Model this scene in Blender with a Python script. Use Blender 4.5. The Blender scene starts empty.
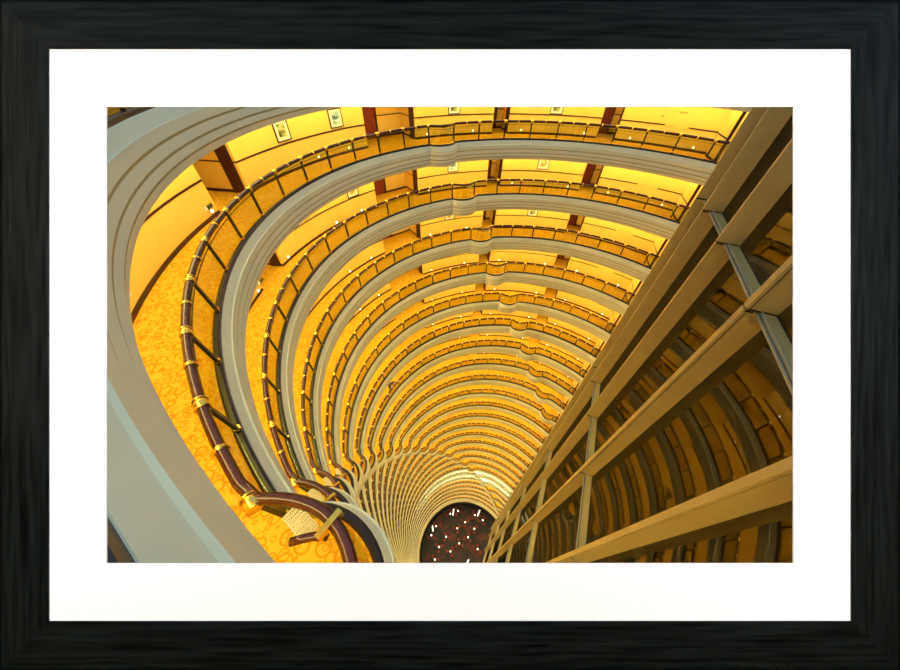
import bpy, math, random
from mathutils import Vector, Matrix
random.seed(4)
C = bpy.context.scene.collection
PI = math.pi
# ------------------------------------------------------------------ place data
# A round hotel atrium: 27 ring balconies above a dark lobby floor (z = 0), seen from a hand
# held over the parapet of the top balcony, through a framed and matted opening.
EYE = 107.0
AX, AY = 6.0475, 11.5751           # atrium axis
R = 13.5                            # radius of the balcony edges
H = 3.8393                          # storey height
Z1 = EYE - 5.1105                   # floor of balcony 1
NLEV = 27                           # balconies 0..26
BAY = 360/44.0                      # degrees per railing bay
TH0 = 43.6                          # a railing post stands here
RW = 15.5                           # corridor wall
CEIL = 2.86                         # corridor ceiling height
def zlev(L): return Z1 - (L-1)*H
def rad(d): return d*PI/180
def pol(r, deg, z=0.0):
    a = rad(deg); return (AX + r*math.cos(a), AY + r*math.sin(a), z)
def bumps(L):
    c1 = 121.1 - BAY*(L-1); c2 = c1 + 14*BAY
    out = []
    for c in (c1, c2):
        if c > 43 and c < 262 and not (L == 0 and c > 200): out.append(c)
        m = 136.6 - c                                   # mirrored bays beyond the glass screen, imitating its reflection
        if -84 < m < 36: out.append(m)
    if L > 10: pass
    return out
BP = .49
def bump(L, deg, bl=None):
    bl = bumps(L) if bl is None else bl
    for c in bl:
        d = (deg - c + 180) % 360 - 180
        w = BAY/2
        if abs(d) < w:
            t = abs(d)/w
            return .60*max(0.0, 1-t*t)**.6
    return 0.0
def bumpr(L, deg, bl=None):
    bl = bumps(L) if bl is None else bl
    for c in bl:
        d = (deg - c + 180) % 360 - 180
        w = BAY/2
        if abs(d) < w: return BP*(1-(d/w)**2)
    return 0.0
# ------------------------------------------------------------------ helpers
def link(name, verts, faces, mats, parent=None, midx=None, smooth=False):
    me = bpy.data.meshes.new(name); me.from_pydata([tuple(v) for v in verts], [], faces)
    for m in (mats if isinstance(mats, (list, tuple)) else [mats]): me.materials.append(m)
    if midx:
        for p, i in zip(me.polygons, midx): p.material_index = i
    if smooth:
        for p in me.polygons: p.use_smooth = True
    me.update()
    o = bpy.data.objects.new(name, me); C.objects.link(o)
    if parent: o.parent = parent
    return o
class MB:
    def __init__(s): s.v = []; s.f = []; s.m = []
    def add(s, vs, fs, mi=0):
        b = len(s.v); s.v += [tuple(v) for v in vs]; s.f += [tuple(i+b for i in f) for f in fs]; s.m += [mi]*len(fs)
    def box(s, c, ex, ey, ez, hx, hy, hz, mi=0):
        c = Vector(c); ex = Vector(ex).normalized()*hx; ey = Vector(ey).normalized()*hy; ez = Vector(ez).normalized()*hz
        vs = [c+sx*ex+sy*ey+sz*ez for sz in (-1, 1) for sy in (-1, 1) for sx in (-1, 1)]
        s.add(vs, [(0,2,3,1),(4,5,7,6),(0,1,5,4),(2,6,7,3),(0,4,6,2),(1,3,7,5)], mi)
    def tube(s, pts, r, n=8, mi=0, closed=False, cap=True):
        pts = [Vector(p) for p in pts]; N = len(pts); rings = []
        rr = r if isinstance(r, (list, tuple)) else [r]*N
        for i, p in enumerate(pts):
            a = pts[(i-1) % N] if (closed or i > 0) else p
            b = pts[(i+1) % N] if (closed or i < N-1) else p
            t = (b-a).normalized(); up = Vector((0,0,1)) if abs(t.z) < .95 else Vector((1,0,0))
            x = t.cross(up).normalized(); y = x.cross(t).normalized()
            rings.append([p + rr[i]*(math.cos(2*PI*k/n)*x + math.sin(2*PI*k/n)*y) for k in range(n)])
        vs = [v for q in rings for v in q]; fs = []
        for i in range(N if closed else N-1):
            j = (i+1) % N
            for k in range(n): fs.append((i*n+k, i*n+(k+1) % n, j*n+(k+1) % n, j*n+k))
        if cap and not closed: fs += [tuple(range(n-1, -1, -1)), tuple(range((N-1)*n, N*n))]
        s.add(vs, fs, mi)
    def lathe(s, c, prof, n=16, mi=0):
        vs = []; fs = []; N = len(prof)
        for k in range(n):
            a = 2*PI*k/n
            for (r, z) in prof: vs.append((c[0]+r*math.cos(a), c[1]+r*math.sin(a), c[2]+z))
        for k in range(n):
            j = (k+1) % n
            for i in range(N-1): fs.append((k*N+i, j*N+i, j*N+i+1, k*N+i+1))
        s.add(vs, fs, mi)
    def build(s, name, mats, parent=None, smooth=False):
        return link(name, s.v, s.f, mats, parent, s.m, smooth)
def tag(o, label=None, cat=None, group=None, kind=None):
    if label: o['label'] = label
    if cat: o['category'] = cat
    if group: o['group'] = group
    if kind: o['kind'] = kind
    return o
def empty(name, loc=(0,0,0), rz=0):
    o = bpy.data.objects.new(name, None); C.objects.link(o); o.location = loc; o.rotation_euler = (0,0,rz)
    o.empty_display_size = .1
    return o
def copy_tree(o, parent=None):
    c = o.copy(); C.objects.link(c)
    if parent: c.parent = parent
    for ch in list(o.children): copy_tree(ch, c)
    return c
# ------------------------------------------------------------------ materials
def mat(name, col, rough=.6, metal=0.0, spec=.5, emit=None, es=0.0):
    m = bpy.data.materials.new(name); m.use_nodes = True
    b = m.node_tree.nodes['Principled BSDF']
    b.inputs['Base Color'].default_value = (*col, 1); b.inputs['Roughness'].default_value = rough
    b.inputs['Metallic'].default_value = metal; b.inputs['Specular IOR Level'].default_value = spec
    if emit: b.inputs['Emission Color'].default_value = (*emit, 1); b.inputs['Emission Strength'].default_value = es
    return m
def noise_mat(name, c1, c2, scale=3.0, rough=.6, detail=4, stretch=None, bumpv=0.0, spec=.5, lo=.35, hi=.65):
    m = mat(name, c1, rough, spec=spec); nt = m.node_tree; b = nt.nodes['Principled BSDF']
    tc = nt.nodes.new('ShaderNodeTexCoord'); mp = nt.nodes.new('ShaderNodeMapping')
    nz = nt.nodes.new('ShaderNodeTexNoise'); cr = nt.nodes.new('ShaderNodeValToRGB')
    nz.inputs['Scale'].default_value = scale; nz.inputs['Detail'].default_value = detail
    if stretch: mp.inputs['Scale'].default_value = stretch
    nt.links.new(tc.outputs['Object'], mp.inputs['Vector']); nt.links.new(mp.outputs['Vector'], nz.inputs['Vector'])
    cr.color_ramp.elements[0].position = lo; cr.color_ramp.elements[1].position = hi
    cr.color_ramp.elements[0].color = (*c1, 1); cr.color_ramp.elements[1].color = (*c2, 1)
    nt.links.new(nz.outputs['Fac'], cr.inputs['Fac']); nt.links.new(cr.outputs['Color'], b.inputs['Base Color'])
    if bumpv:
        bm = nt.nodes.new('ShaderNodeBump'); bm.inputs['Strength'].default_value = bumpv; bm.inputs['Distance'].default_value = .002
        nt.links.new(nz.outputs['Fac'], bm.inputs['Height']); nt.links.new(bm.outputs['Normal'], b.inputs['Normal'])
    return m
def glass_mat(name, tint, gloss=.04, groughness=.05, gcol=(1,1,1)):
    m = bpy.data.materials.new(name); m.use_nodes = True; nt = m.node_tree; nt.nodes.clear()
    o = nt.nodes.new('ShaderNodeOutputMaterial'); t = nt.nodes.new('ShaderNodeBsdfTransparent')
    g = nt.nodes.new('ShaderNodeBsdfGlossy'); mx = nt.nodes.new('ShaderNodeMixShader')
    t.inputs['Color'].default_value = (*tint, 1); g.inputs['Roughness'].default_value = groughness
    g.inputs['Color'].default_value = (*gcol, 1); mx.inputs['Fac'].default_value = gloss
    nt.links.new(t.outputs[0], mx.inputs[1]); nt.links.new(g.outputs[0], mx.inputs[2]); nt.links.new(mx.outputs[0], o.inputs['Surface'])
    return m
M = {}
M['wall'] = noise_mat('yellow_wall_paint', (.87,.575,.09), (.90,.60,.10), .6, .7, 2)
M['ceil'] = mat('cream_ceiling', (.80,.66,.36), .8)
M['fascia'] = noise_mat('ivory_fascia_plaster', (.79,.76,.51), (.83,.80,.54), .8, .55, 3)
M['gold'] = mat('gold_collar_and_groove_glow', (.50,.38,.12), .6)  # gold collars; in fascia grooves it paints in the yellow light caught there
M['brass'] = mat('polished_brass', (.95,.60,.10), .22, 1.0)
M['wood'] = noise_mat('dark_mahogany', (.050,.009,.003), (.075,.015,.005), 9, .22, 4, (1,1,6))
M['black'] = mat('blackened_bronze', (.012,.008,.006), .35)
M['kerb'] = mat('black_brown_kerb', (.016,.006,.005), .3)
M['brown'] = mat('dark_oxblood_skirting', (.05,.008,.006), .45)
M['door'] = noise_mat('red_mahogany_door', (.20,.022,.010), (.27,.035,.014), 3, .35, 3, (6,6,1))
M['rglass'] = glass_mat('green_railing_glass', (.80,.80,.56), .04, .03)
M['screen'] = glass_mat('bronze_tinted_glass', (.355,.35,.34), .028, .12, (.8,.7,.5))
M['fin'] = noise_mat('champagne_mullion', (.52,.40,.14), (.56,.43,.16), 1.5, .5, 2)
M['steel'] = mat('pale_steel_transom', (.42,.42,.30), .4, .3)
M['joint'] = mat('black_joint_gasket', (.01,.01,.008), .5)
M['chrome'] = mat('chrome_bracket', (.75,.78,.75), .2, 1.0)
M['lamp'] = mat('warm_wall_lens', (1,.9,.7), .4, emit=(1,.93,.75), es=6)
M['cove'] = mat('warm_fill_glow', (1,.8,.5), .5, emit=(1,.92,.47), es=19)
M['fill0'] = mat('dim_fill_glow', (1,.8,.5), .5, emit=(1,.90,.50), es=3)
M['fillw'] = mat('white_fill_glow', (1,1,.95), .5, emit=(1,.97,.86), es=34)
M['white'] = mat('white_card', (.93,.93,.93), .9, spec=.1)
M['shaft'] = mat('glowing_column_shade', (1,.95,.8), .5, emit=(1,.93,.7), es=4)
M['globe'] = mat('frosted_lamp_globe', (1,.95,.85), .5, emit=(1,.9,.75), es=2.2)
M['seat'] = noise_mat('rust_red_upholstery', (.10,.012,.008), (.30,.03,.012), 2, .8, 2)
M['table'] = mat('dark_walnut_table', (.05,.02,.012), .3)
M['lobbyrim'] = mat('lobby_cream_rim', (.6,.5,.3), .7)
M['dark'] = mat('lobby_dark_panelling', (.02,.01,.008), .6)
def carpet():
    m = mat('gold_swirl_carpet', (.8,.4,.03), .95, spec=.1); nt = m.node_tree; b = nt.nodes['Principled BSDF']
    tc = nt.nodes.new('ShaderNodeTexCoord'); mp = nt.nodes.new('ShaderNodeMapping'); mp.inputs['Scale'].default_value = (1,1,0)
    nt.links.new(tc.outputs['Object'], mp.inputs['Vector'])
    nz = nt.nodes.new('ShaderNodeTexNoise'); nz.inputs['Scale'].default_value = 3.0
    nt.links.new(mp.outputs['Vector'], nz.inputs['Vector'])
    mixv = nt.nodes.new('ShaderNodeMix'); mixv.data_type = 'VECTOR'; mixv.inputs['Factor'].default_value = .06
    nt.links.new(mp.outputs['Vector'], mixv.inputs['A']); nt.links.new(nz.outputs['Color'], mixv.inputs['B'])
    prev = None
    for sc, lo, hi, w in ((3.6, .36, .345, .5), (5.2, .36, .40, .5), (8.0, .30, .4, .5)):
        v = nt.nodes.new('ShaderNodeTexVoronoi'); v.inputs['Scale'].default_value = sc; v.inputs['Randomness'].default_value = .75
        nt.links.new(mixv.outputs['Result'], v.inputs['Vector'])
        # ring: |d - r0| < w
        s = nt.nodes.new('ShaderNodeMath'); s.operation = 'SUBTRACT'; s.inputs[1].default_value = lo
        nt.links.new(v.outputs['Distance'], s.inputs[0])
        a = nt.nodes.new('ShaderNodeMath'); a.operation = 'ABSOLUTE'; nt.links.new(s.outputs[0], a.inputs[0])
        l = nt.nodes.new('ShaderNodeMapRange'); l.inputs['From Min'].default_value = .03; l.inputs['From Max'].default_value = .07
        l.inputs['To Min'].default_value = 1; l.inputs['To Max'].default_value = 0
        nt.links.new(a.outputs[0], l.inputs['Value'])
        if prev is None: prev = l.outputs[0]
        else:
            mx = nt.nodes.new('ShaderNodeMath'); mx.operation = 'MAXIMUM'
            nt.links.new(prev, mx.inputs[0]); nt.links.new(l.outputs[0], mx.inputs[1]); prev = mx.outputs[0]
    cm = nt.nodes.new('ShaderNodeMix'); cm.data_type = 'RGBA'
    cm.inputs['A'].default_value = (.76,.45,.028,1); cm.inputs['B'].default_value = (.64,.26,.008,1)
    nt.links.new(prev, cm.inputs['Factor']); nt.links.new(cm.outputs['Result'], b.inputs['Base Color'])
    return m
M['carpet'] = carpet()
def lobby_floor_mat():
    m = noise_mat('lobby_patterned_floor', (.007,.004,.005), (.09,.010,.005), .35, .7, 5, lo=.5, hi=.68)
    return m
M['lobby'] = lobby_floor_mat()
def art(name, a, b, c, seed):
    m = mat(name, a, .6); nt = m.node_tree; bs = nt.nodes['Principled BSDF']
    tc = nt.nodes.new('ShaderNodeTexCoord'); mp = nt.nodes.new('ShaderNodeMapping'); mp.inputs['Location'].default_value = (seed, seed*2, 0)
    mp.inputs['Scale'].default_value = (1.2,1.2,3.2)
    nz = nt.nodes.new('ShaderNodeTexNoise'); nz.inputs['Scale'].default_value = 2.2; nz.inputs['Detail'].default_value = 3
    cr = nt.nodes.new('ShaderNodeValToRGB'); e = cr.color_ramp.elements
    e[0].position = .38; e[0].color = (*a,1); e[1].position = .62; e[1].color = (*c,1); k = e.new(.5); k.color = (*b,1)
    nt.links.new(tc.outputs['Object'], mp.inputs['Vector']); nt.links.new(mp.outputs['Vector'], nz.inputs['Vector'])
    nt.links.new(nz.outputs['Fac'], cr.inputs['Fac']); nt.links.new(cr.outputs['Color'], bs.inputs['Base Color'])
    return m
ART = [art('print_green_landscape', (.02,.03,.01), (.25,.22,.04), (.55,.55,.15), 3),
       art('print_blue_landscape', (.05,.13,.16), (.35,.5,.45), (.8,.82,.7), 7),
       art('print_ochre_landscape', (.35,.2,.02), (.7,.45,.08), (.85,.7,.3), 11)]
# ------------------------------------------------------------------ ring sampling
def thetas(L, n_bay, bl):
    """angles once round, denser on the bumps, on the railing bay lattice"""
    out = []
    for k in range(44):
        a = TH0 + k*360/44.0
        out.append((a, 360/44.0))
    res = []
    for a, w in out:
        mid = a + w/2
        isb = any(abs((mid-c+180) % 360-180) < 2.2 for c in bl)
        n = n_bay*3 if isb else n_bay
        for j in range(n):
            t = j/n
            if isb: t = .5-.5*math.cos(PI*t)     # dense at the ends
            res.append(a + w*t)
    return res
BAY = 360/44.0
def revolve(name, L, prof, mats, n_bay, bl, zb, parent=None, closed_prof=False, follow=1.0, pm=None, smooth=True):
    th = thetas(L, n_bay, bl); n = len(th); N = len(prof); vs = []; fs = []; mi = []
    for a in th:
        bo = bump(L, a, bl)*follow
        for q in prof:
            k = q[2] if len(q) > 2 else 1
            vs.append(pol(q[0]-bo*k, a, zb+q[1]))
    seg = N if closed_prof else N-1
    for i in range(n):
        j = (i+1) % n
        for s in range(seg):
            s2 = (s+1) % N
            fs.append((i*N+s, j*N+s, j*N+s2, i*N+s2)); mi.append(pm[s] if pm else 0)
    o = link(name, vs, fs, mats, parent, mi, smooth)
    if smooth:
        try:
            for e in o.data.edges: pass
            o.data.set_sharp_from_angle(angle=rad(30))
        except Exception: pass
    return o
ORD = ['topmost','first','second','third','fourth','fifth','sixth','seventh','eighth','ninth','tenth','eleventh','twelfth',
 'thirteenth','fourteenth','fifteenth','sixteenth','seventeenth','eighteenth','nineteenth','twentieth','twenty-first',
 'twenty-second','twenty-third','twenty-fourth','twenty-fifth','twenty-sixth']
def where(L): return 'topmost balcony, nearest the camera' if L == 0 else ORD[L] + ' balcony below the topmost'
# fascia profile: (r, z, bump factor)
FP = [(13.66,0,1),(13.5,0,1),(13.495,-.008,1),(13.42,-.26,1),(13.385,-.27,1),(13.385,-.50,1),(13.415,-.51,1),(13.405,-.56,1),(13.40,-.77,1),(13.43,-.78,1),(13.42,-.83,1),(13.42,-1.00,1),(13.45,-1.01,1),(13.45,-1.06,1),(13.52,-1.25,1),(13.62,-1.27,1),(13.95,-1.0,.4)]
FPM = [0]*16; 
for i in (5,6,8,9,11,12): FPM[i] = 1  # grooves coloured for the warm light they catch
NICHE = [(173.0,181.0),(125.2,139.5),(97.6,102.2),(67.5,72.4)]
def niches():
    out = list(NICHE)
    for a, b in NICHE:
        m = (136.6-b, 136.6-a)  # mirrored niches, shaped as the glass screen's reflection
        if m[0] > -84 and m[1] < 38: out.append(m)
    out.append((218,226)); out.append((262,268))
    return sorted(((a % 360, b % 360) for a, b in out))
NI = niches()
def wall_line():
    """plan of the corridor wall: list of (theta, r, visible skirting)"""
    pts = []; a = 45.2
    seq = sorted([( (x-45.2) % 360, (y-45.2) % 360) for x, y in NI])
    cur = 0.0
    for x, y in seq:
        if x > y or x < cur: continue
        n = max(1, int((x-cur)/2.5))
        for i in range(n+1): pts.append((45.2+cur+(x-cur)*i/n, RW))
        pts.append((45.2+x+.15, 17.6)); pts.append((45.2+y-.3-(y-x)*.08, 17.6)); pts.append((45.2+y, RW)); cur = y
    end = 360.0 - 3.4
    n = int((end-cur)/2.5)
    for i in range(1, n+1): pts.append((45.2+cur+(end-cur)*i/n, RW))
    return pts
WL = wall_line()
def strip(mb, pts, z0, z1, off, mi=0):
    """wall-hugging strip moulding with thickness off"""
    vs = []; n = len(pts)
    for (t, r) in pts:
        vs += [pol(r-off, t, z0), pol(r-off, t, z1), pol(r+.001, t, z1), pol(r+.001, t, z0)]
    fs = []
    for i in range(n-1):
        for s in range(4):
            fs.append((i*4+s, (i+1)*4+s, (i+1)*4+(s+1) % 4, i*4+(s+1) % 4))
    mb.add(vs, fs, mi)
# ------------------------------------------------------------------ storeys
posts_th = [TH0 + BAY*k for k in range(44)]
# see-through half needs rail only where there is a corridor
END = 41.2
railing_done = {}
def make_post(L, detail):
    mb = MB()
    # local frame at theta=0, r along +x, origin at axis
    for s in (-1, 1):
        mb.tube([(13.545, s*.022, .08), (13.60, s*.022, 1.04)], .013 if detail else .018, 5)
    if not detail: pass
    return mb
post_me = {}; gl_me = {}
def level(L):
    z = zlev(L); bl = bumps(L)
    nb = 8 if L < 4 else (5 if L < 10 else 3)
    # slab, carpet, ceiling
    vs = []; fs = []; th = thetas(L, nb, bl); n = len(th)
    for a in th:
        vs += [pol(13.62-bump(L, a, bl), a, z), pol(18.4, a, z)]
    for i in range(n):
        j = (i+1) % n; fs.append((i*2, i*2+1, j*2+1, j*2))
    f = link('floor', vs, fs, M['fascia'] if L in (20,21) else M['carpet']); tag(f, kind='structure')  # pale floor on two storeys, colour standing in for their white light
    vs = [];
    for a in th: vs += [pol(13.9-.35*bump(L, a, bl), a, z+CEIL), pol(18.4, a, z+CEIL)]
    c = link('ceiling', vs, [tuple(reversed(q)) for q in fs], M['ceil']); tag(c, kind='structure')
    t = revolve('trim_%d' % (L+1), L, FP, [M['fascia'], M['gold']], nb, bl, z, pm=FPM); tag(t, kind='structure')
    # wall
    w = MB(); pv = []
    for (a, r) in WL: pv += [pol(r, a, z), pol(r, a, z+CEIL)]
    w.add(pv, [(i*2, i*2+1, i*2+3, i*2+2) for i in range(len(WL)-1)])
    # end return beside the glass screen
    e = [(45.2, RW), (44.9, 15.15), (41.6, 13.72), (41.0, 13.72), (41.0, 15.6)]
    pv = []
    for (a, r) in e: pv += [pol(r, a, z), pol(r, a, z+CEIL)]
    w.add(pv, [(i*2, i*2+1, i*2+3, i*2+2) for i in range(len(e)-1)])
    wo = w.build('wall_corridor', M['white'] if L in (20,21) else M['wall']); tag(wo, kind='structure')  # white walls on those storeys likewise paint in the white light
    dm = MB()
    d1 = [q for q in WL if not 51 < q[0] < 57.6]
    k0 = next(i for i, q in enumerate(WL) if q[0] >= 51)
    strip(dm, WL[:k0]+[(51.6, RW)], z+1.22, z+1.28 if L < 5 else z+1.30, .03)
    k1 = next(i for i, q in enumerate(WL) if q[0] > 57)
    strip(dm, [(57, RW)]+WL[k1:], z+1.22, z+1.28 if L < 5 else z+1.30, .03)
    strip(dm, e[:3], z+1.22, z+1.28, .03)
    dm.build('dado_rail', M['brown'], wo)
    bm = MB()
    strip(bm, WL, z, z+.13, .03); strip(bm, e[:4], z, z+.13, .03)
    b = bm.build('baseboard_corridor', M['brown']); tag(b, kind='structure')
    jb = MB()
    q = Vector(pol(13.70, 41.45, z+CEIL/2)); er = Vector(pol(1, 41.45))-Vector(pol(0, 41.45)); et = Vector((-er.y, er.x, 0))
    jb.box(q, er, et, (0,0,1), .05, .07, CEIL/2)
    jb.build('end_jamb', M['brown'], wo)
    # unseen glowing ring added in place of downlights, lighting corridor and well
    cv = revolve('ceiling_fill_ring', L, [(14.15,CEIL-.13),(14.15,CEIL-.02),(14.33,CEIL-.02),(14.33,CEIL-.13)], M['fillw'] if L in (20,21) else M['fill0'] if L == 0 else M['cove'], 2, [], z, closed_prof=True)
    tag(cv, 'added %s fill ring, unseen under the ceiling of the %s' % ('white' if L in (20,21) else 'warm', where(L)), 'fill light', 'added fill rings of the corridors')
    # ---------------- railing
    rl = empty('balcony_railing', (AX, AY, z))
    tag(rl, 'dark handrail and glass panel railing round the %s' % where(L), 'railing', 'curved balcony railings')
    det = L <= 5
    def loc(v): return (v[0]-AX, v[1]-AY, v[2]-z)
    # handrail
    th2 = thetas(L, 6 if L < 6 else 3, bl)
    mb = MB()
    hr = .078 if L < 6 else .10
    mb.tube([loc(pol(13.62-bumpr(L, a, bl), a, z+1.10)) for a in th2], hr, 12 if L < 4 else 6, closed=True)
    if L > 5:
        for a in posts_th:
            for q, hw in ((0,.08 if L <= 12 else .12),(BAY/2,.045 if L <= 12 else .07)):
                rr = 13.62-bumpr(L, a+q, bl); da = math.degrees(hw/13.6)
                mb.tube([loc(pol(rr, a+q-da, z+1.10)), loc(pol(rr, a+q+da, z+1.10))], .112 if L <= 12 else .118, 6, 1)
    mb.build('handrail', [M['wood'], M['gold']], rl, True)
    if det:
        th3 = th2
        mb = MB(); mb.tube([loc(pol(13.605-bumpr(L, a, bl), a, z+.93)) for a in th3], .014, 5, closed=True)
        mb.build('glazing_rail', M['black'], rl, True)
    # kerb rail
    prof = [(13.66,.0),(13.66,.08),(13.62,.11),(13.54,.11),(13.508,.08),(13.508,.0)]
    o = revolve('base_rail', L, [(r, zz*(1 if L < 6 else 1.7), 1) for r, zz in prof], M['kerb'], 6 if L < 6 else 3, bl, 0, rl)
    for v in o.data.vertices: v.co.x -= AX; v.co.y -= AY
    # posts, collars, panels as parts
    def collar_bar(a, half, r):
        mb = MB(); m0 = Vector(loc(pol(13.62-bumpr(L, a, bl), a, z+1.10)))
        da = math.degrees(half/13.6)
        pts = [loc(pol(13.62-bump(L, a+q, bl) if abs(bump(L, a+q, bl)-bump(L, a, bl)) < .02 else 13.62-bump(L, a, bl), a+q, z+1.10)) for q in (-da, 0, da)]
        mb.tube(pts, r, 12 if L < 4 else 6)
        return mb
    if L <= 12:
        if ('p', det) not in post_me:
            mb = MB()
            if det:
                mb.box((13.575, 0, .58), (.05,0,.96), (0,1,0), (.96,0,-.05), .48, .044, .03)
                mb.box((13.56, 0, .13), (1,0,0), (0,1,0), (0,0,1), .035, .04, .03)
            else: mb.box((13.58, 0, .58), (0,0,1), (0,1,0), (1,0,0), .50, .058, .025)
            post_me['p', det] = mb
            br = MB(); br.box((13.545, 0, .19), (1,0,0), (0,1,0), (0,0,1), .05, .045, .035); post_me['b'] = br
            cb = MB(); cb.tube([(13.62, -.085, 1.10), (13.62, 0, 1.101), (13.62, .085, 1.10)], .10, 14)
            cb.tube([(13.62, -.095, 1.10), (13.62, -.075, 1.10)], .108, 14); cb.tube([(13.62, .075, 1.10), (13.62, .095, 1.10)], .108, 14); post_me['c'] = cb
            cm = MB(); cm.tube([(13.62, -.028, 1.10), (13.62, .028, 1.10)], .098, 14); cm.box((13.62-.07,0,1.06),(1,0,0),(0,1,0),(0,0,1),.03,.02,.02); post_me['m'] = cm
            gp = MB(); w = rad(BAY)/2*.955; ns = 6; vs = []; 
            for i in range(ns+1):
                a = -w+2*w*i/ns
                for r, zz in ((13.59,.13),(13.59,1.03),(13.603,1.03),(13.603,.13)): vs.append((r*math.cos(a), r*math.sin(a), zz))
            fs = []
            for i in range(ns):
                for s in range(4): fs.append((i*4+s, (i+1)*4+s, (i+1)*4+(s+1) % 4, i*4+(s+1) % 4))
            fs += [(0,1,2,3), tuple(4*ns+k for k in (3,2,1,0))]
            gp.add(vs, fs); post_me['g'] = gp
        def inst(key, name, mt, deg, parent, sm=False, dr=0.0):
            k = (key, det)
            if k not in gl_me:
                o = post_me[key if key != 'p' else ('p', det)].build(name, mt, None, sm); gl_me[k] = o.data
            else:
                o = bpy.data.objects.new(name, gl_me[k]); C.objects.link(o)
            o.parent = parent
            if dr: o.location = (-dr*math.cos(rad(deg)), -dr*math.sin(rad(deg)), 0)
            o.rotation_euler = (0,0,rad(deg))
            return o
        for k, a in enumerate(posts_th):
            p = inst('p', 'post', M['black'], a, rl)
            if det:
                c2 = inst('c', 'collar', M['brass'], 0, p, True); c2['label'] = 'wide brass collar'
                if L < 4:
                    b2 = inst('b', 'bracket', M['brass'], 0, p); b2['label'] = 'brass foot bracket'
            mid = a + BAY/2
            isb = any(abs((mid-c+180) % 360-180) < 2.2 for c in bl)
            if det:
                m2 = inst('m', 'collar', M['brass'], mid, rl, True, BP if isb else 0); m2['label'] = 'narrow brass collar'
            if det:
                if not isb: inst('g', 'glass_panel', M['rglass'], mid, rl)
                else:
                    gb = MB(); vs = []; ns = 16
                    for i in range(ns+1):
                        q = -BAY/2*.94 + BAY*.94*i/ns; bo = bumpr(L, mid+q, [mid])
                        for r, zz in ((13.59,.13),(13.59,1.03),(13.603,1.03),(13.603,.13)): vs.append(loc(pol(r-bo, mid+q, z+zz)))
                    fs = []
                    for i in range(ns):
                        for s in range(4): fs.append((i*4+s, (i+1)*4+s, (i+1)*4+(s+1) % 4, i*4+(s+1) % 4))
                    fs += [(0,1,2,3), tuple(4*ns+k2 for k2 in (3,2,1,0))]
                    gb.add(vs, fs); g = gb.build('glass_panel', M['rglass'], rl); g['label'] = 'curved glass panel of the projecting bay'
                    if L < 5:
                        # inner service rail and slatted grille across the mouth of the bay
                        ib = MB(); ib.tube([loc(pol(rr_, mid+q, z+1.02)) for q, rr_ in ((-1.15,13.56),(-.8,13.46),(-.4,13.36),(0,13.29),(.15,13.27))], .05, 10)
                        ib.build('inner_rail', M['wood'], rl, True)
                        bb = MB(); er = Vector((math.cos(rad(mid)), math.sin(rad(mid)), 0)); et = Vector((-er.y, er.x, 0))
                        bb.box(Vector((er.x*13.17, er.y*13.17, 1.13)), er, et, (0,0,1), .17, .035, .07)
                        g = bb.build('brass_strap', M['brass'], rl)
                        gr = MB()
                        for i in range(9):
                            gr.box(Vector(loc(pol(13.50-.026*i, mid-1.9, z+.80))), et, er, (0,0,1), .22, .006, .02)
                        for s in range(9): gr.box(Vector(loc(pol(13.40, mid-1.9+(s-4)*.23, z+.80))), er, et, (0,0,1), .115, .006, .02)
                        gr.build('slatted_grille', M['fascia'], rl)
        if not det:
            mb = MB()
            vs = []; 
            for a in th2:
                for r, zz in ((13.585,.13),(13.585,1.03),(13.605,1.03),(13.605,.13)): vs.append(loc(pol(r-bumpr(L, a, bl), a, z+zz)))
            n2 = len(th2); fs = []
            for i in range(n2):
                j = (i+1) % n2
                for s in range(4): fs.append((i*4+s, j*4+s, j*4+(s+1) % 4, i*4+(s+1) % 4))
            mb.add(vs, fs); mb.build('glass_panel', M['rglass'], rl)
    else:
        mb = MB()
        for a in posts_th:
            er = Vector((math.cos(rad(a)), math.sin(rad(a)), 0)); et = Vector((-er.y, er.x, 0))
            mb.box(er*13.58+Vector((0,0,.58)), er, et, (0,0,1), .03, .04, .5)
        vs = []
        for a in th2:
            for r, zz in ((13.585,.13),(13.585,1.03),(13.605,1.03),(13.605,.13)): vs.append(loc(pol(r-bumpr(L, a, bl), a, z+zz)))
        n2 = len(th2); fs = []
        for i in range(n2):
            j = (i+1) % n2
            for q in range(4): fs.append((i*4+q, j*4+q, j*4+(q+1) % 4, i*4+(q+1) % 4))
        mb.add(vs, fs, 1); mb.build('balustrade', [M['black'], M['rglass']], rl)
for L in range(NLEV): level(L)
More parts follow.
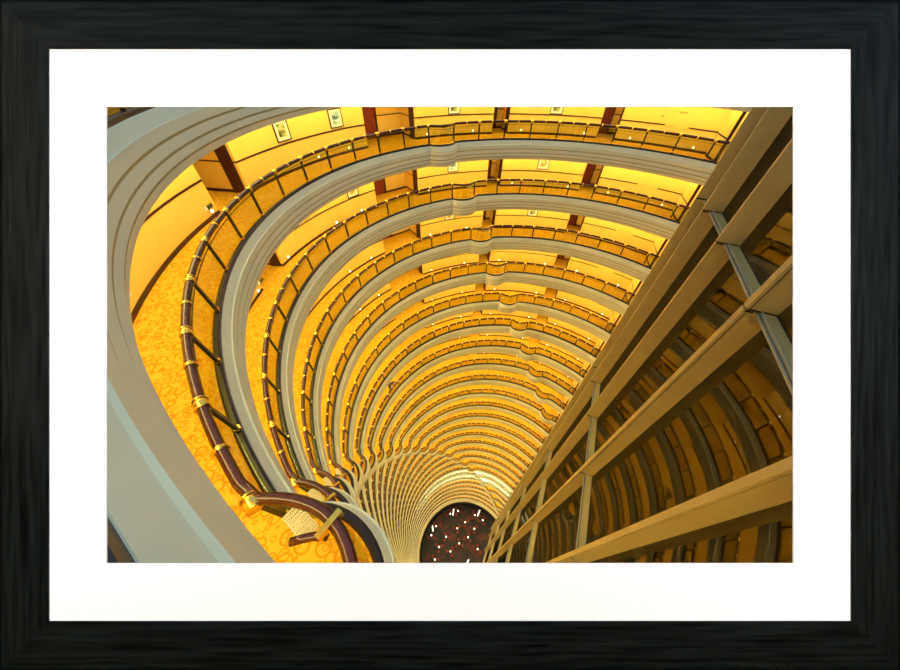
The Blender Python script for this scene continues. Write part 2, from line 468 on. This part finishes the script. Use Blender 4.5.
# ------------------------------------------------------------------ doors in the niches (balconies 0-5)
dn = 0
for L in range(0, 7):
    z = zlev(L)
    for (a, b) in NICHE + [(136.6-q[1], 136.6-q[0]) for q in NICHE[:3]]:  # mirrored doors imitate the reflection in the screen
        dn += 1
        # red door on the side of larger theta of the back wall, dark jamb on the smaller-theta side
        w = b-a
        tc = a + w*.62 if w > 6 else a+w*.70
        c = Vector(pol(17.5, tc, z+1.2)); er = (c-Vector((AX, AY, c.z))).normalized(); et = Vector((-er.y, er.x, 0))
        hw = .62 if w > 6 else .42
        d = empty('door_%d' % dn, (c.x, c.y, z), math.atan2(er.y, er.x)); tag(d, kind='structure')
        m = MB(); m.box((0,0,1.12),(1,0,0),(0,1,0),(0,0,1),.04,hw-.06,1.12); m.build('door_panel', M['door'], d)
        m = MB()
        for s in (-1, 1): m.box((-.02,s*hw,1.18),(1,0,0),(0,1,0),(0,0,1),.07,.06,1.18)
        m.box((-.02,0,2.3),(1,0,0),(0,1,0),(0,0,1),.07,hw+.06,.06); m.build('door_frame', M['brown'], d)
        m = MB(); m.tube([(-.05,-.42,1.05),(-.11,-.42,1.05),(-.11,-.30,1.05)],.014,6); m.build('door_handle', M['brass'], d)
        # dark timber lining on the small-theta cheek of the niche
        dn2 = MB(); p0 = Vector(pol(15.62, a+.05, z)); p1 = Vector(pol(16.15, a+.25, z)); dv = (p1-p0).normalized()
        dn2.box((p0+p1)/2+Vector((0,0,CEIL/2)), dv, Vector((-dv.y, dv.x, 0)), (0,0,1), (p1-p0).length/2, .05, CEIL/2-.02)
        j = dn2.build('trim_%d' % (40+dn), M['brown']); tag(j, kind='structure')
# ------------------------------------------------------------------ framed pictures on the corridor walls
def framed(deg, L, zc, k, hw, hh, col):
    p = Vector(pol(RW-.02, deg, zlev(L)+zc)); er = (p-Vector((AX, AY, p.z))).normalized()
    o = empty('framed_picture', p, math.atan2(er.y, er.x))
    b = .045
    m = MB()
    for s in (-1, 1):
        m.box((-.01, s*(hw-b/2), 0),(1,0,0),(0,1,0),(0,0,1),.03,b/2,hh); m.box((-.01,0,s*(hh-b/2)),(1,0,0),(0,1,0),(0,0,1),.03,hw,b/2)
    m.build('frame', M[col], o)
    m = MB(); m.box((0,0,0),(1,0,0),(0,1,0),(0,0,1),.015,hw-b,hh-b); m.build('mat_board', M['artmat'], o)
    m = MB(); m.box((-.017,0,0),(1,0,0),(0,1,0),(0,0,1),.006,hw*.52,hh*.58); m.build('print', ART[k], o)
    return o
M['artmat'] = mat('cream_picture_mat', (.80,.78,.55), .8)
pics = [(160.7,1,1.80,0,.46,.44,'brown','small framed green landscape print on the yellow wall at the upper left'),
 (146.9,1,1.80,1,.46,.44,'brown','framed blue grey print right of the green one, left of the red door'),
 (113.8,1,1.75,0,.46,.44,'brown','framed print cut by the top edge, above the projecting railing bay'),
 (84.8,1,1.75,0,.46,.44,'brown','framed print cut by the top edge, between second and third doors'),
 (113.7,2,1.80,1,.46,.44,'brown','framed blue grey print on the second balcony wall under the first projecting bay'),
 (85.0,2,1.85,2,.46,.44,'brown','framed ochre print on the second balcony wall, right of the blue grey one'),
 (146.6,2,1.75,2,.46,.44,'brown','pale framed print low under the left part of the first balcony edge'),
 (114.5,3,1.70,2,.46,.44,'brown','small framed print on the third balcony wall, left one of two'),
 (84.9,3,1.70,0,.46,.44,'brown','small framed print on the third balcony wall, right one of two')]
for d, L, zc, k, hw, hh, col, lab in pics:
    tag(framed(d, L, zc, k, hw, hh, col), lab, 'framed picture')
# wall sockets / switch plates
def plate(deg, L, zc, n, lab, cols, r=RW):
    p = Vector(pol(r-.01, deg, zlev(L)+zc)); er = (p-Vector((AX, AY, p.z))).normalized()
    o = empty('wall_plate', p, math.atan2(er.y, er.x)); tag(o, lab, 'wall plate')
    for i in range(n):
        m = MB(); m.box((0, (i-(n-1)/2)*.17, 0),(1,0,0),(0,1,0),(0,0,1),.015,*((.04,.045) if cols[i] == 'plate_b' else (.065,.07))); m.build('plate', M[cols[i]], o)
M['plate_w'] = mat('white_plate', (.85,.83,.75), .4); M['plate_g'] = mat('green_plate', (.03,.06,.02), .4)
plate(178.0+4.5, 1, .42, 3, 'row of three small socket plates low on the yellow wall at far left', ['plate_g','plate_g','plate_w'])
plate(176.5+4, 2, .42, 3, 'row of three tiny socket plates on the second balcony wall', ['plate_g','plate_g','plate_w'])
M['plate_b'] = mat('dark_stud', (.06,.03,.01), .5)
plate(54.2, 1, 2.0, 3, 'three small dark studs high on the end wall at the upper right', ['plate_b']*3)
plate(58.3, 1, 1.68, 1, 'single dark stud on the end wall right of the third door', ['plate_b'])
plate(-157.3, 1, .42, 1, 'single white socket plate low on the yellow wall beside the left edge', ['plate_w'])
# low wall lights
def wall_light(deg, L):
    p = Vector(pol(RW-.02, deg, zlev(L)+.26)); er = (p-Vector((AX, AY, p.z))).normalized()
    o = empty('wall_light', p, math.atan2(er.y, er.x))
    m = MB(); m.lathe((0,0,0), [(0,-.001),(.075,-.001),(.075,.03),(0,.03)], 12)
    m.v = [(-v[2], v[0], v[1]) for v in m.v]; b = m.build('bezel', M['brass'], o)
    m = MB(); m.lathe((0,0,0), [(0,.07),(.04,.06),(.06,.03)], 12); m.v = [(-v[2], v[0], v[1]) for v in m.v]
    m.build('lens', M['lamp'], o, True)
    return o
WLT = [182.5,171.0,153.7,145.0,121.8,108.0,93.7,75.8,63.7,48.5]
wn0 = wall_light(WLT[0], 1); first = True
names = {182.5:'left of the leftmost door niche',171.0:'right of the leftmost door niche',153.7:'under the left pictures',145.0:'just left of the wide red door',121.8:'just right of the wide red door',
 108.0:'left of the second door',93.7:'right of the second door',75.8:'left of the third door',63.7:'right of the third door',48.5:'beside the right end of the corridor'}
for L in range(1, 9):
    for t in WLT:
        o = wn0 if (first and L == 1 and t == WLT[0]) else copy_tree(wn0); first = False
        p = Vector(pol(RW-.02, t, zlev(L)+.26)); o.location = p; o.rotation_euler = (0,0,rad(t))
        tag(o, 'tiny round glowing wall light on the %s balcony, %s' % (ORD[L], names[t]), 'wall light', 'low wall lights of the corridors')
    for t in WLT:
        m = 136.6-t  # mirrored copies imitating the lights' reflection in the glass
        if m < -84 or m > 30: continue
        o = copy_tree(wn0); o.location = pol(RW-.02, m, zlev(L)+.26); o.rotation_euler = (0,0,rad(m))
        tag(o, 'tiny %s balcony wall light copy, reflection built behind tinted glass, %s' % (ORD[L], {0:'first',1:'second',2:'third',3:'fourth',4:'fifth',5:'sixth',6:'seventh',7:'eighth',8:'ninth',9:'tenth'}[WLT.index(t)]+' counting from the right end'), 'wall light', 'low wall lights of the corridors')
# ------------------------------------------------------------------ tinted glass screen with mullions
DD = Vector((.3859,.9225,0)).normalized(); NN = Vector((DD.y, -DD.x, 0)); OFF = 7.15
def sp(s, o, z): v = DD*s + NN*o; return Vector((v.x, v.y, z))
ZT, ZB = EYE+1.6, 4.0
ROOT = [.45, 5.27, 10.75, 15.8, 19.65, 21.45]
TR = [EYE-6.1-15.9*i for i in range(7)]
NAMES_F = ['rightmost champagne mullion, low at the right edge', 'lowest diagonal champagne mullion, crossing the bottom right corner', 'long champagne mullion second from the bottom right',
  'long champagne mullion third from the bottom right', 'wide champagne mullion fourth from the bottom right', 'leftmost champagne mullion, against the ends of the balconies']
for i, s in enumerate(ROOT[1:], 1):
    f = empty('mullion', sp(s, OFF, ZB)); slim = i >= 3; tag(f, NAMES_F[i], 'mullion', 'vertical mullions of the tinted glass screen')
    base = sp(s, OFF, ZB)
    d = .9 if i < 5 else .95
    def B(mb, s0, s1, o0, o1, z0, z1):
        c = sp((s0+s1)/2, (o0+o1)/2, (z0+z1)/2)-base
        mb.box(c, DD, NN, (0,0,1), (s1-s0)/2, (o1-o0)/2, (z1-z0)/2)
    zs = sorted([ZB, ZT]+[z for z in TR if ZB < z < ZT])
    web = MB(); fl = MB(); gk = MB(); bk = MB()
    for a, b in zip(zs[:-1], zs[1:]):
        B(web, s, s+.14, OFF-d+(0 if slim else .16), OFF, a+.03, b-.03)
        if not slim: B(fl, s-.03, s+.24, OFF-d, OFF-d+.10, a+.03, b-.03)
    for z in zs[1:-1]: B(gk, s+.01, s+.13, OFF-d+.02, OFF, z-.05, z+.05)
    if not slim: B(gk, s+.02, s+.12, OFF-d+.10, OFF-d+.16, ZB, ZT)
    B(bk, s+.01, s+.13, OFF+.02, OFF+.55, ZB, ZT)  # added behind the glass to imitate the fin's reflection as a dark strip
    web.build('web', M['fin'], f)
    if not slim: fl.build('flange', M['fin'], f)
    gk.build('joint', M['joint'], f); bk.build('fin_reflection', M['fin'], f)
    for z in zs[1:-1]:
        br = MB(); B(br, s-.06, s+.0, OFF-d+.02, OFF-d+.40, z-.09, z-.03)
        br.build('bracket', M['chrome'], f)
ed = [.94]+ROOT[1:]+[24.7]
for i, z in enumerate(TR):
    if z < ZB: continue
    for j in range(len(ROOT)-1):
        s0 = ed[j]+.25; s1 = ed[j+1]-.07
        if j == 0: s0 = ed[0]
        t = empty('transom', sp(s0, OFF, z))
        tag(t, 'pale horizontal transom bar, row %s down the tinted screen, bay %s from the right' % (['one','two','three','four','five','six','seven'][i], ['one','two','three','four','five','six'][j]), 'transom', 'transoms of the tinted glass screen')
        base = sp(s0, OFF, z)
        def B2(mb, o0, o1, z0, z1): mb.box(sp((s0+s1)/2, (o0+o1)/2, (z0+z1)/2+z)-base, DD, NN, (0,0,1), (s1-s0)/2, (o1-o0)/2, (z1-z0)/2)
        a = MB(); B2(a, OFF-.42, OFF-.02, -.05, .0); a.build('top_plate', M['fin'], t)
        a = MB(); B2(a, OFF-.46, OFF-.42, -.12, .06); B2(a, OFF-.56, OFF-.50, -.10, -.04); a.build('edge_channel', M['steel'], t)
        a = MB(); B2(a, OFF-.5, OFF-.46, -.09, -.05); B2(a, OFF-.03, OFF-.0, -.09, .05); a.build('gasket', M['joint'], t)
for j in range(len(ROOT)):
    s0 = ed[j]; s1 = ed[j+1]
    a = MB(); a.box(sp((s0+s1)/2, OFF+.01, (ZT+ZB)/2), DD, NN, (0,0,1), (s1-s0)/2-.005, .008, (ZT-ZB)/2)
    w = a.build('window_%d' % (j+1), M['screen']); tag(w, kind='structure')
# ------------------------------------------------------------------ lobby
def disc(name, r, z, m, n=96):
    vs = [(AX, AY, z)]+[pol(r, 360*i/n, z) for i in range(n)]
    o = link(name, vs, [(0, 1+i, 1+(i+1) % n) for i in range(n)], m); tag(o, kind='structure'); return o
disc('floor', 20, 0, M['lobby'])
o = revolve('wall_lobby', 26, [(13.3,0),(13.3,4.3)], M['dark'], 2, [], 0); tag(o, kind='structure')
o = revolve('trim_90', 26, [(13.6,4.75),(12.95,4.55),(12.9,4.35),(13.0,4.2),(13.6,4.2)], M['lobbyrim'], 2, [], 0); tag(o, kind='structure')
o = revolve('trim_91', 26, [(12.6,0),(12.6,.9),(12.5,.95),(12.4,.9),(12.4,0)], M['dark'], 2, [], 0); tag(o, kind='structure')
shaft_pos = [(-3.29,10.07,'upper left of the dark lobby floor'),(4.66,10.0,'upper right of the dark lobby floor'),(-9.5,5.58,'left side of the dark lobby floor'),(1.0,-2.03,'bottom of the dark lobby floor')]
for x, y, w in shaft_pos:
    o = empty('light_column', (AX+x, AY+y, 0)); tag(o, 'tall glowing white light column at the %s' % w, 'light column', 'glowing columns in the lobby')
    m = MB(); m.lathe((0,0,0), [(0,.3),(.12,.3),(.12,7.4),(0,7.5)], 12); m.build('shade', M['shaft'], o, False)
    m = MB(); m.lathe((0,0,0), [(0,0),(.4,0),(.4,.28),(.25,.3),(0,.3)], 12); m.build('base', M['table'], o)
def small_table(loc):
    o = empty('lobby_table', loc)
    m = MB(); m.lathe((0,0,0), [(0,.72),(.5,.72),(.5,.77),(0,.77)], 16); m.build('table_top', M['table'], o)
    m = MB(); m.lathe((0,0,0), [(0,0),(.28,0),(.28,.03),(.04,.06),(.04,.72)], 10); m.build('pedestal', M['black'], o)
    return o
def armchair(loc, rz):
    o = empty('armchair', loc, rz)
    m = MB(); m.box((0,0,.34),(1,0,0),(0,1,0),(0,0,1),.33,.33,.12); m.build('seat', M['seat'], o)
    m = MB(); m.box((.32,0,.60),(1,0,.15),(0,1,0),(-.15,0,1),.06,.35,.34); m.build('backrest', M['seat'], o)
    for s in (-1, 1):
        m = MB(); m.box((0,s*.36,.42),(1,0,0),(0,1,0),(0,0,1),.33,.05,.20); m.build('armrest', M['seat'], o)
    for sx in (-1, 1):
        for sy in (-1, 1):
            m = MB(); m.box((sx*.27,sy*.3,.11),(1,0,0),(0,1,0),(0,0,1),.025,.025,.11); m.build('leg', M['table'], o)
    return o
def table_lamp(loc, s=1):
    o = empty('table_lamp', loc)
    m = MB(); m.lathe((0,0,0), [(0,0),(.12,0),(.12,.03),(.02,.05),(.02,.3)], 10); m.build('base', M['brass'], o)
    m = MB(); m.lathe((0,0,0), [(.0,.28),(.16,.33),(.24,.48),(.16,.63),(0,.68)], 12); m.build('lamp_shade', M['globe'], o, True)
    return o
lamps = [(-1.67,11.04),(-4.17,10.13),(.51,7.97),(3.69,9.98),(6.14,8.66),(-8.55,6.66),(-9.88,4.28),(-1.97,6.3),(-5.37,4.01),(1.39,4.05),(-7.41,1.43),(-1.34,2.47),(-3.96,.45),(-8.48,-1.56),(4.2,1.2),(3.4,6.3)]
t0 = small_table((0,0,0)); a0 = armchair((0,0,0), 0); l0 = table_lamp((0,0,0)); fst = True
DIR8 = lambda x, y: ('upper' if y > 6 else 'lower' if y < 1.5 else 'middle') + ' ' + ('left' if x < -5 else 'right' if x > 2 else 'centre')
for i, (x, y) in enumerate(lamps):
    X, Y = AX+x, AY+y; d = DIR8(x, y)
    t = t0 if fst else copy_tree(t0); t.location = (X, Y, 0); tag(t, 'small round dark table on the lobby floor, %s' % d, 'table', 'lobby tables '+d)
    l = l0 if fst else copy_tree(l0); l.location = (X, Y, .77); tag(l, 'glowing white globe lamp on a lobby table, %s' % d, 'lamp', 'lobby table lamps '+d)
    for k in range(3):
        an = i*1.3+k*2.1
        if any(math.hypot(x+.98*math.cos(an)-q[0], y+.98*math.sin(an)-q[1]) < 1.1 for q in shaft_pos): continue
        c = a0 if fst else copy_tree(a0); fst = False
        c.location = (X+.98*math.cos(an), Y+.98*math.sin(an), 0); c.rotation_euler = (0,0,an)
        tag(c, 'rust red armchair round a lamp-lit lobby table, %s of the floor' % d, 'armchair', 'lobby armchairs '+d)
# ------------------------------------------------------------------ person leaning on the seventh balcony, with a mirrored copy as reflection
def person(x, y, z, ang, lab):
    root = empty('person', (x, y, z), ang); tag(root, lab, 'person')
    # faces local -x (the well); leaning forward with both forearms on the handrail
    V = [(0.05,0,.95),(-.06,0,1.14),(-.26,0,1.40),(-.33,0,1.47),(-.40,0,1.51),(-.49,0,1.56),(-.54,0,1.60)]
    E = [(i, i+1) for i in range(6)]; Rr = [.17,.15,.17,.09,.06,.10,.085]
    def add(p, r, c): V.append(p); Rr.append(r); E.append((c, len(V)-1)); return len(V)-1
    for s in (-1, 1):
        h = add((.05,s*.10,.88),.10,0); k = add((.02,s*.12,.48),.065,h); a = add((.07,s*.12,.09),.045,k); add((-.10,s*.13,.04),.04,a)
        sh = add((-.27,s*.22,1.43),.09,2); el = add((-.36,s*.46,1.30),.07,sh); add((-.45,s*.42,1.26),.045,el)
    b = MB()
    for (u, v) in E:                                    # tapered limbs with rounded joints, fused into one surface
        pu, pv = Vector(V[u]), Vector(V[v]); n_ = 8
        pts = []; rs = []
        ax_ = (pv-pu).normalized()
        for k in range(4): a_ = PI/2*k/4; pts.append(pu-ax_*Rr[u]*math.cos(a_)); rs.append(max(.004, Rr[u]*math.sin(a_)))
        for k in range(n_+1): t = k/n_; pts.append(pu.lerp(pv, t)); rs.append(Rr[u]*(1-t)+Rr[v]*t)
        for k in range(3, -1, -1): a_ = PI/2*k/4; pts.append(pv+ax_*Rr[v]*math.cos(a_)); rs.append(max(.004, Rr[v]*math.sin(a_)))
        b.tube(pts, rs, 14)
    o = b.build('body', M['cloth'], root, True)
    md = o.modifiers.new('fuse', 'REMESH'); md.mode = 'VOXEL'; md.voxel_size = .022; md.use_smooth_shade = True
    sm = o.modifiers.new('smooth', 'SMOOTH'); sm.iterations = 4
    m = MB(); m.lathe((-.53,0,1.60), [(0,.125),(.06,.11),(.10,.06),(.112,0),(.09,-.05)], 14); m.build('hair', M['hair'], root, True)
    for s in (-1, 1):
        for k in range(4):
            m = MB(); m.tube([(-.46,s*.42+(k-1.5)*.02,1.255),(-.50,s*.415+(k-1.5)*.022,1.225),(-.52-.006*(k%3),s*.41+(k-1.5)*.022,1.215)],.010,5); m.build('finger', M['skin'], root, True)
        m = MB(); m.tube([(-.45,s*.39,1.255),(-.48,s*.36,1.225)],.011,5); m.build('thumb', M['skin'], root, True)
M['cloth'] = mat('black_jacket', (.012,.014,.012), .8); M['hair'] = mat('dark_hair', (.01,.008,.006), .5); M['skin'] = mat('skin', (.55,.32,.2), .5)
def put_person(deg, L, lab):
    p = pol(13.62+.55, deg, zlev(L)); person(p[0], p[1], p[2], rad(deg), lab)
put_person(153.4, 7, 'person in dark clothes leaning on the handrail of a balcony left of centre')
put_person(-16.8, 7, 'mirrored person in dark clothes, built as the reflection in the tinted glass')  # copy standing in for the reflection of the leaning person
# ------------------------------------------------------------------ camera
p = .8073; roll = .0306; F = 284.364
fwd = Vector((0, math.cos(p), -math.sin(p))); up0 = Vector((0, math.sin(p), math.cos(p))); rt0 = Vector((1,0,0))
# image is rotated clockwise by roll, so the camera axes turn the other way
rt = rt0*math.cos(roll) + up0*math.sin(roll); up = up0*math.cos(roll) - rt0*math.sin(roll)
ROT = Matrix((rt, up, -fwd)).transposed()
cam = bpy.data.cameras.new('camera'); co = bpy.data.objects.new('camera', cam); C.objects.link(co)
cam.sensor_fit = 'HORIZONTAL'; cam.sensor_width = 36; cam.lens = 36*F/900
cam.clip_start = .02; cam.clip_end = 400
co.matrix_world = Matrix.Translation((0,0,EYE)) @ ROT.to_4x4()
bpy.context.scene.camera = co
# ------------------------------------------------------------------ black picture frame with white mat, real size (95 x 71 cm)
D = .30; px = D/F
fr = bpy.data.objects.new('picture_frame', None); C.objects.link(fr)
fr.matrix_world = Matrix.Translation(Vector((0,0,EYE))+fwd*D) @ ROT.to_4x4()
tag(fr, 'large black wood grain picture frame with a wide white mat around the atrium view', 'picture frame')
def frame_wood(name, ax):
    m = noise_mat(name, (.0004,.0010,.0007), (.0075,.0100,.0090), 230, .6, 6, (.06,1,1) if ax == 0 else (1,.06,1), .25, .04, .3, .7)
    return m
FW = [frame_wood('black_stained_wood_horizontal', 0), frame_wood('black_stained_wood_vertical', 1)]
ox, oy = 451.2*px, 336.2*px; ix, iy = 401.0*px, 286.0*px
prof = [(0,-.020),(0,.0005),(.03,.0010),(.045,-.0004),(.06,.0012),(.5,.0020),(.93,.0014),(.985,.0010),(1,.0008),(1,-.020)]
for side in range(4):
    vs = []; 
    hor = side in (0, 2); sg = 1 if side in (0, 1) else -1
    for (t, h) in prof:
        X = ox+(ix-ox)*t; Y = oy+(iy-oy)*t
        # keep the apparent width constant although the wood stands proud of the mat
        k = (D-h)/D
        if hor: vs += [(-X*k, sg*Y*k, h), (X*k, sg*Y*k, h)]
        else: vs += [(sg*X*k, -Y*k, h), (sg*X*k, Y*k, h)]
    n = len(prof); fs = []
    for i in range(n):
        j = (i+1) % n; fs.append((i*2, i*2+1, j*2+1, j*2))
    o = link('frame_rail', vs, fs, FW[0 if hor else 1], fr)
mo = (402.5*px, 287.5*px); mi_ = (343.2*px, 228.0*px)
cx, cy = 0.0, 0.0
def rect(a, b, z, sx=0, sy=0): return [(-a+sx,-b+sy,z),(a+sx,-b+sy,z),(a+sx,b+sy,z),(-a+sx,b+sy,z)]
vs = rect(*mo, .0003) + rect(*mi_, .0003) + rect(mi_[0]+.0010, mi_[1]+.0010, -.0015) + rect(*mo, -.0015)
fs = []
for a, b in ((0,4),(4,8),(8,12)):
    for i in range(4): fs.append((a+i, a+(i+1) % 4, b+(i+1) % 4, b+i))
link('mat_board', vs, fs, M['white'], fr)['label'] = 'white mat board'
# two small added fill lamps, unseen, whitening the framed mat from beside the viewer
for sx in (-1, 1):
    ld = bpy.data.lights.new('mat_fill_light', 'AREA'); ld.shape = 'DISK'; ld.size = .25; ld.energy = 6.0; ld.color = (1,1,1)
    lo = bpy.data.objects.new('mat_fill_light', ld); C.objects.link(lo)
    pos = Vector((0,0,EYE)) + rt*(.72*sx) + up*.15 - fwd*.38
    tgt = Vector((0,0,EYE)) + fwd*D + rt*(.10*sx)
    lo.matrix_world = Matrix.Translation(pos) @ (tgt-pos).to_track_quat('-Z', 'Y').to_matrix().to_4x4()
# ------------------------------------------------------------------ daylight from the open top of the atrium
w = bpy.data.worlds.new('world'); bpy.context.scene.world = w; w.use_nodes = True
bg = w.node_tree.nodes['Background']; bg.inputs['Color'].default_value = (.60,.90,1.22,1); bg.inputs['Strength'].default_value = .70
vs_ = bpy.context.scene.view_settings
vs_.view_transform = 'Standard'; vs_.look = 'None'; vs_.exposure = 0; vs_.gamma = 1; vs_.use_curve_mapping = False
